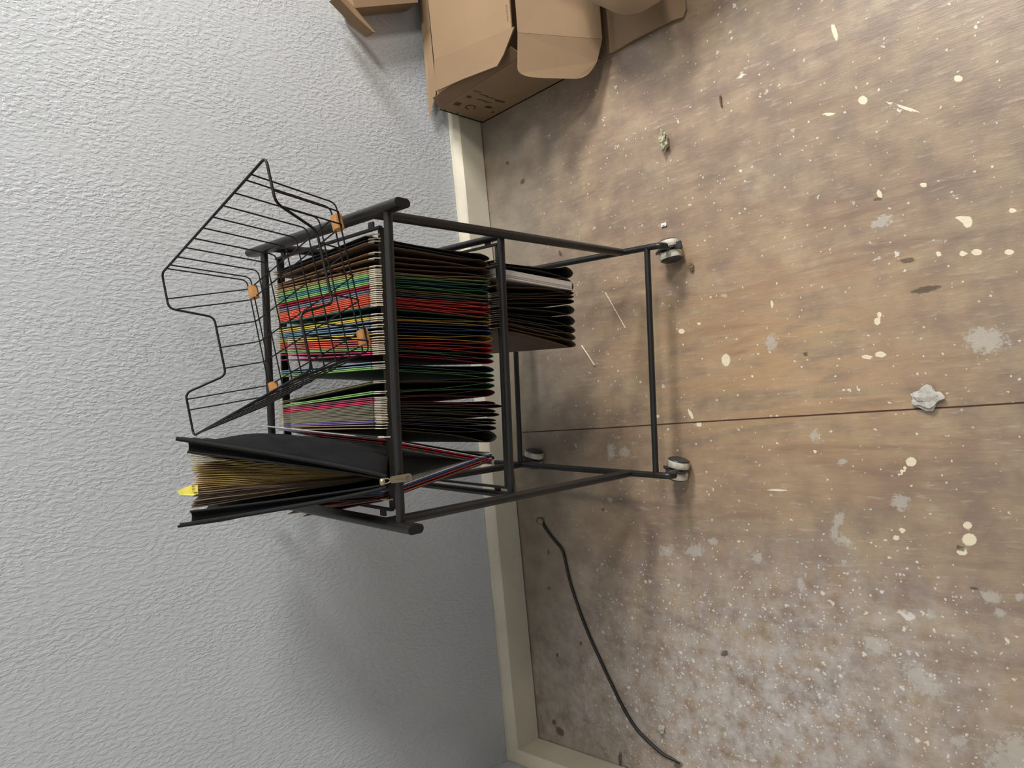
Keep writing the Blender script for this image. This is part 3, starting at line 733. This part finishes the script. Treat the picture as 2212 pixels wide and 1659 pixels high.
for F_ in (.115, .155, .25, .35, .445, .54, .635, .725, .82, .905, .945):
    y_ = (2 * F_ - 1) * RY; yb = y_ * .92 - .010
    pth = [tp(RX, y_, H), tp(hx, yb, 0), tp(-hx, yb, 0), tp(-RX, y_, H)]
    tube('wire', fillet(pth, .009, 5), circ(rb, 7), WIRE, tray)
for q_ in (.68, .54, .26, 0, -.26, -.56, -.69):
    hi = abs(q_) > .4; t_ = 1 if hi else tl
    if abs(q_ - .54) < .01: t_ = .93
    x_ = q_ * RX; xr = x_
    pth = [tp(xr, hy + eyy * t_, H * t_), tp(x_, hy - .004, -.0022), tp(x_, -hy + .004, -.0022), tp(xr, -hy - eyy * t_, H * t_)]
    tube('wire', fillet(pth, .009, 5), circ(rb, 7), WIRE, tray)
ORG = mat('amber_rubber', S(180, 128, 74), rough=.5, noise=.2, scale=60)
for fx, fy in ((.080, -.140), (.080, .140), (-.083, .140), (-.083, -.140)):
    bm = bmesh.new()
    prism(bm, [tp(fx - .010, fy + a, b) for a, b in ((-.009, -.0045), (-.007, .003), (0, .0050), (.007, .003), (.009, -.0045), (.004, -.0090), (-.004, -.0090))], TR @ Vector((.020, 0, 0)))
    mesh('rubber_foot', bm, ORG, tray)

# ================= CARDBOARD =================
CB = mat('brown_cardboard', S(140, 115, 87), rough=.75, noise=.06, scale=8, bump=.08, bscale=40)
CB2 = mat('brown_cardboard_inside', S(124, 98, 72), rough=.8, noise=.06, scale=8)
def sheetw(name, pts, thick, m_, parent, r=0, n=4):
    P_ = [Vector(p) for p in pts]
    nn = (P_[1] - P_[0]).cross(P_[2] - P_[0]).normalized()
    bm = bmesh.new(); q_ = smoothpoly(P_, r, n) if r else P_
    prism(bm, q_, nn * thick); return mesh(name, bm, m_, parent)
bx = thing('cardboard_box', 'open cardboard box with printed icons on its end, on the floor against the wall', 'box', (.95, -.2, 0), 'world')
XB = .716
bm = bmesh.new()   # walls of the body
T_ = .004
prism(bm, [(XB, -.030, 0), (XB, -.030, .137), (XB, -.318, .150), (XB, -.392, .02), (XB, -.392, 0)], (T_, 0, 0))
prism(bm, [(XB, -.030, 0), (1.25, -.030, 0), (1.25, -.030, .137), (XB, -.030, .137)], (0, -T_, 0))
prism(bm, [(XB, -.32, 0), (1.25, -.32, 0), (1.25, -.32, .14), (XB, -.32, .14)], (0, T_, 0))
prism(bm, [(XB, -.030, .001), (1.25, -.030, .001), (1.25, -.385, .001), (XB, -.385, .001)], (0, 0, T_))
mesh('box_body', bm, CB, bx)
# tucked upright lip on the printed end
sheetw('end_flap', [(XB + .003, -.034, .136), (XB + .003, -.312, .149), (XB + .020, -.300, .168), (XB + .020, -.04, .158)], .003, CB2, bx)
# long top flap with chamfered free corner: flat part and drooping outer part
zt_ = .178
def fz(px, py, z): return on(px, py, 2, z)
c1 = [fz(925, 0, zt_), fz(940, 132, zt_), fz(1107, 62, zt_), fz(1111, 0, zt_)]
far = Vector((.32, .0, 0))
sheetw('top_flap', [c1[0] + far, c1[1], c1[2], c1[3] + far], .003, CB, bx)
sheetw('top_flap', [c1[1], fz(942, 198, zt_ - .006), fz(1000, 172, zt_ - .006), fz(1076, 143, zt_ - .005), fz(1090, 118, zt_ - .004), fz(1113, 58, zt_)], .003, CB, bx)
# back flap standing along the wall
sheetw('back_flap', [on(924, -6, 1, -.026) + Vector((.2, 0, 0)), on(942, 200, 1, -.026), on(928, 254, 1, -.014), on(905, -6, 1, -.010) + Vector((.2, 0, 0))], .003, CB, bx)
# front flap folded down over the side, rounded end
f0 = c1[2] + Vector((0, -.004, .002)); 
def fp(px, py, t_):   # on the sloping plane of the front flap
    a = Vector((.76, f0.y, .176)); b = Vector((.76, -.430, .018)); nrm = Vector((1, 0, .0)).cross(b - a)
    nrm.normalize(); d = ray(px, py); c_ = Vector(CAM_POS); return c_ + d * ((a - c_).dot(nrm) / d.dot(nrm))
fl = [fp(1117, -6, 0) + Vector((.2, 0, 0)), fp(1118, 72, 0), fp(1300, 86, 0), fp(1298, -6, 0) + Vector((.2, 0, 0))]
sheetw('front_flap', fl, .003, CB, bx)
fo = [fp(1118, 72, 0), fp(1119, 150, 0), fp(1140, 160, 0), fp(1180, 163, 0), fp(1262, 165, 0), fp(1290, 138, 0), fp(1300, 86, 0)]
fo = [p + (Vector((0, .010, -.008)) if 0 < i_ < 6 else Vector((0, 0, 0))) for i_, p in enumerate(fo)]
sheetw('front_flap', smoothpoly(fo, [0, .02, .02, 0, .02, .02, 0], 4), .003, CB, bx)
# printed icons on the end
INK = mat('dark_brown_print', S(70, 54, 36), rough=.8)
def sp_(px, py): p = on(px, py, 0, XB); return Vector((XB - .0006, p.y, p.z))
def patch(pl_, name='printed_icon'):
    b_ = bmesh.new(); b_.faces.new([b_.verts.new(sp_(*p)) for p in pl_]); mesh(name, b_, INK, bx)
patch([(978, 225), (986, 220), (998, 223), (991, 229)])
patch([(1068, 214), (1073, 215), (1092, 220), (1089, 222), (1070, 218)])
patch([(1046, 231), (1052, 228), (1062, 230), (1064, 233), (1056, 234)])
patch([(956, 238), (960, 236), (963, 238), (959, 240)])
patch([(984, 244), (989, 243), (991, 245), (987, 246)])
patch([(1006, 209), (1012, 206), (1020, 210), (1014, 212)])
patch([(1061, 242), (1066, 240), (1068, 242), (1064, 244)])
b_ = bmesh.new(); ring_ = [[b_.verts.new(sp_(1016 + 12 * math.cos(math.radians(a_)) * rr, 231.5 + 5 * math.sin(math.radians(a_)) * rr)) for rr in (1, .72)] for a_ in range(110, 421, 20)]
for A_, B_ in zip(ring_, ring_[1:]): b_.faces.new((A_[0], B_[0], B_[1], A_[1]))
mesh('printed_icon', b_, INK, bx)
for (xx, yy) in ((1022, 195), (1036, 203), (1050, 208), (1030, 213), (1044, 218)):
    patch([(xx, yy), (xx + 18, yy + 4), (xx + 18, yy + 5), (xx, yy + 1)], 'printed_line')
bm = bmesh.new()
for k in range(8):
    x_ = 1092 + k * 0.4; y0_ = 10 + k * 4.6
    a_ = [fz(x_, y0_, zt_ + .0036), fz(x_ + 3, y0_, zt_ + .0036), fz(x_ + 3.3, y0_ + 2.6, zt_ + .0036), fz(x_ + .3, y0_ + 2.6, zt_ + .0036)]
    bm.faces.new([bm.verts.new(p) for p in a_])
mesh('small_print', bm, mat('faint_print', S(128, 98, 70), rough=.8), bx)

# second carton lying in front, mostly out of frame
b2 = thing('cardboard_box', 'second cardboard box lying open in front of the printed one, flap on floor', 'box', (.95, -.6, 0), 'world')
bm = bmesh.new(); box(bm, (.86, -.86, .0005), (1.25, -.445, .004)); box(bm, (1.246, -.86, .0005), (1.25, -.445, .21)); box(bm, (.86, -.449, .0005), (1.25, -.445, .20)); box(bm, (.86, -.86, .206), (1.25, -.445, .21))
mesh('box_body', bm, CB, b2)
def fl0(px, py, z=.002): return on(px, py, 2, z)
bm = bmesh.new()
ed = [fl0(1316, 118, .003), fl0(1330, 112, .004), fl0(1370, 88, .006), fl0(1420, 62, .006), fl0(1455, 45, .005), fl0(1478, 38, .003), fl0(1484, 20, .003), fl0(1480, -6, .003) + Vector((.12, 0, 0)), fl0(1304, -6, .003) + Vector((.12, 0, 0)), fl0(1302, 60, .003)]
prism(bm, ed, (0, 0, .004)); mesh('floor_flap', bm, CB, b2)
bm = bmesh.new(); n_ = 10; rows = []
ol = [(1255, -8), (1269, 0), (1283, 7), (1297, 13), (1315, 21), (1331, 28), (1352, 33), (1381, 28), (1402, 16), (1422, 4), (1436, -8)]
for i in range(n_ + 1):
    t_ = i / n_; px_, py_ = ol[i]
    p = on(px_, py_, 2, .135 - .03 * t_); rows.append([bm.verts.new(p), bm.verts.new(p + Vector((.25, .01, .03)))])
for Aq, Bq in zip(rows, rows[1:]): bm.faces.new((Aq[0], Aq[1], Bq[1], Bq[0]))
o = mesh('top_flap', bm, CB, b2, True); sd = o.modifiers.new('t', 'SOLIDIFY'); sd.thickness = .004
# flattened carton leaning on the wall above
b3 = thing('cardboard_box', 'cardboard box standing on the printed one at the wall, one flap poking out', 'box', (1.05, -.06, .16), 'world')
p0, p1 = on(766, 17, 1, -.05), on(903, 5, 1, -.05)
bm = bmesh.new(); prism(bm, [p0, p1, p1 + Vector((.3, 0, .0)), p0 + Vector((.3, 0, .05))], (0, .044, 0)); mesh('box_body', bm, CB, b3)
a_ = [on(728, -8, 1, -.06), on(742, -8, 1, -.06), on(766, 16, 1, -.06), on(811, 70, 1, -.075), on(806, 69, 1, -.075), on(770, 36, 1, -.065)]
bm = bmesh.new(); prism(bm, a_, (.004, .03, .0)); mesh('side_flap', bm, CB2, b3)

# ================= CABLE AND FLOOR DEBRIS =================
cp = [(1170, 1127), (1174, 1134), (1189, 1156), (1202, 1172), (1210.6, 1181), (1216, 1190), (1219, 1201), (1222, 1215), (1226, 1235), (1233, 1262), (1242.6, 1292), (1254, 1325), (1266, 1356), (1279, 1387), (1293, 1417), (1308, 1450), (1323, 1481), (1340, 1517), (1357, 1548), (1377, 1578), (1404, 1605), (1434.6, 1632), (1466, 1650)]
pts = [on(x, y, 2, .0035) for x, y in cp]; pts[0].z = -.004; pts[-1].z = -.002
cb = thing('floor_cable', 'thin black cable running across the floor near the corner between two holes', 'cable', tuple(pts[10]), 'world')
tube('cord', fillet(pts, .01, 3), circ(.0034, 10), mat('black_rubber', S(24, 24, 24), rough=.42, noise=.1), cb)
bm = bmesh.new(); lathe(bm, [(0, .008), (.002, .0075), (.003, .0045)], (pts[0].x, pts[0].y + .006, .0002), (0, 0, 1), 16); mesh('grommet', bm, mat('dull_metal', S(140, 128, 112), rough=.5, metal=.4, noise=.3, scale=200), cb)
def lump(name, label, cat, px, py, r_, mats, seed, flat=.6, elong=(1, 1)):
    rr = random.Random(seed); p = on(px, py, 2, 0)
    bm = bmesh.new(); bmesh.ops.create_icosphere(bm, subdivisions=3, radius=1)
    ph_ = [rr.uniform(0, 6) for _ in range(6)]
    for v in bm.verts:
        k = 1 + .28 * math.sin(v.co.x * 4 + ph_[0]) * math.sin(v.co.y * 5 + ph_[1]) + .2 * math.sin(v.co.z * 7 + ph_[2] + v.co.x * 6)
        v.co = Vector((v.co.x * r_ * k * elong[0], v.co.y * r_ * k * elong[1], v.co.z * r_ * k * flat))
    mz = min(v.co.z for v in bm.verts)
    for v in bm.verts: v.co.z -= mz
    me = bpy.data.meshes.new(name); bm.to_mesh(me); bm.free(); me.materials.append(mats)
    o = bpy.data.objects.new(name, me); C.objects.link(o); o.location = p
    return tag(o, label, cat)
CH = mat('moss_grey_chunk', S(170, 166, 138), rough=.9, noise=.75, scale=130, bump=.6, bscale=300)
lump('plaster_chunk', 'crumbly pale and dark green chunk on the floor between box and cart', 'debris', 1440, 306, .0105, CH, 3, .7, (1.7, .75))
lump('wood_crumb', 'small dark crumb on the floor just beyond the right front caster', 'debris', 1496, 576, .0048, mat('dark_crumb', S(120, 96, 74), rough=.9, noise=.5, scale=300), 5, .7, (1.5, .8))
lump('plaster_flake', 'small white flake on the floor above the right front caster', 'debris', 1435, 486, .0042, mat('white_flake', S(225, 220, 208), rough=.7), 6, .4, (.8, 1.4))
lump('plaster_chunk', 'crumpled grey flake on the plywood seam at the far right', 'debris', 2001, 860, .014, mat('grey_flake', S(176, 172, 164), rough=.8, noise=.2, scale=120, bump=.5, bscale=200), 8, .3, (1.1, 1.4))
lump('plaster_flake', 'pale greenish flake on the floor beside the lower end of the cable', 'debris', 1431, 1574, .006, mat('pale_flake', S(178, 178, 160), rough=.8, noise=.3, scale=200), 9, .5, (1.4, 1))
def stick(label, p0_, p1_, r_, m_, name='wood_splinter'):
    a = on(*p0_, 2, r_ + .0003); b = on(*p1_, 2, r_ + .0003); mid = (a + b) / 2
    bm = bmesh.new(); k1 = a.lerp(b, .5) + Vector((.0012, 0, .0006))
    sweep(bm, [a - mid, k1 - mid, b - mid], circ(r_, 7)); me = bpy.data.meshes.new(name); bm.to_mesh(me); bm.free(); me.materials.append(m_)
    o = bpy.data.objects.new(name, me); C.objects.link(o); o.location = mid; return tag(o, label, 'splinter')
SPL = mat('pale_splinter', S(224, 212, 190), rough=.7)
stick('long pale splinter on the floor under the cart, farther from the seam', (1307, 631), (1351, 709), .0009, SPL)
stick('short pale splinter on the floor under the cart, nearer the seam', (1256, 746), (1284, 789), .0015, SPL)
stick('short dark brown nail-like sliver on the floor in front of the boxes', (1555, 208), (1559, 230), .0016, mat('dark_sliver', S(96, 70, 50), rough=.7), 'wood_sliver')
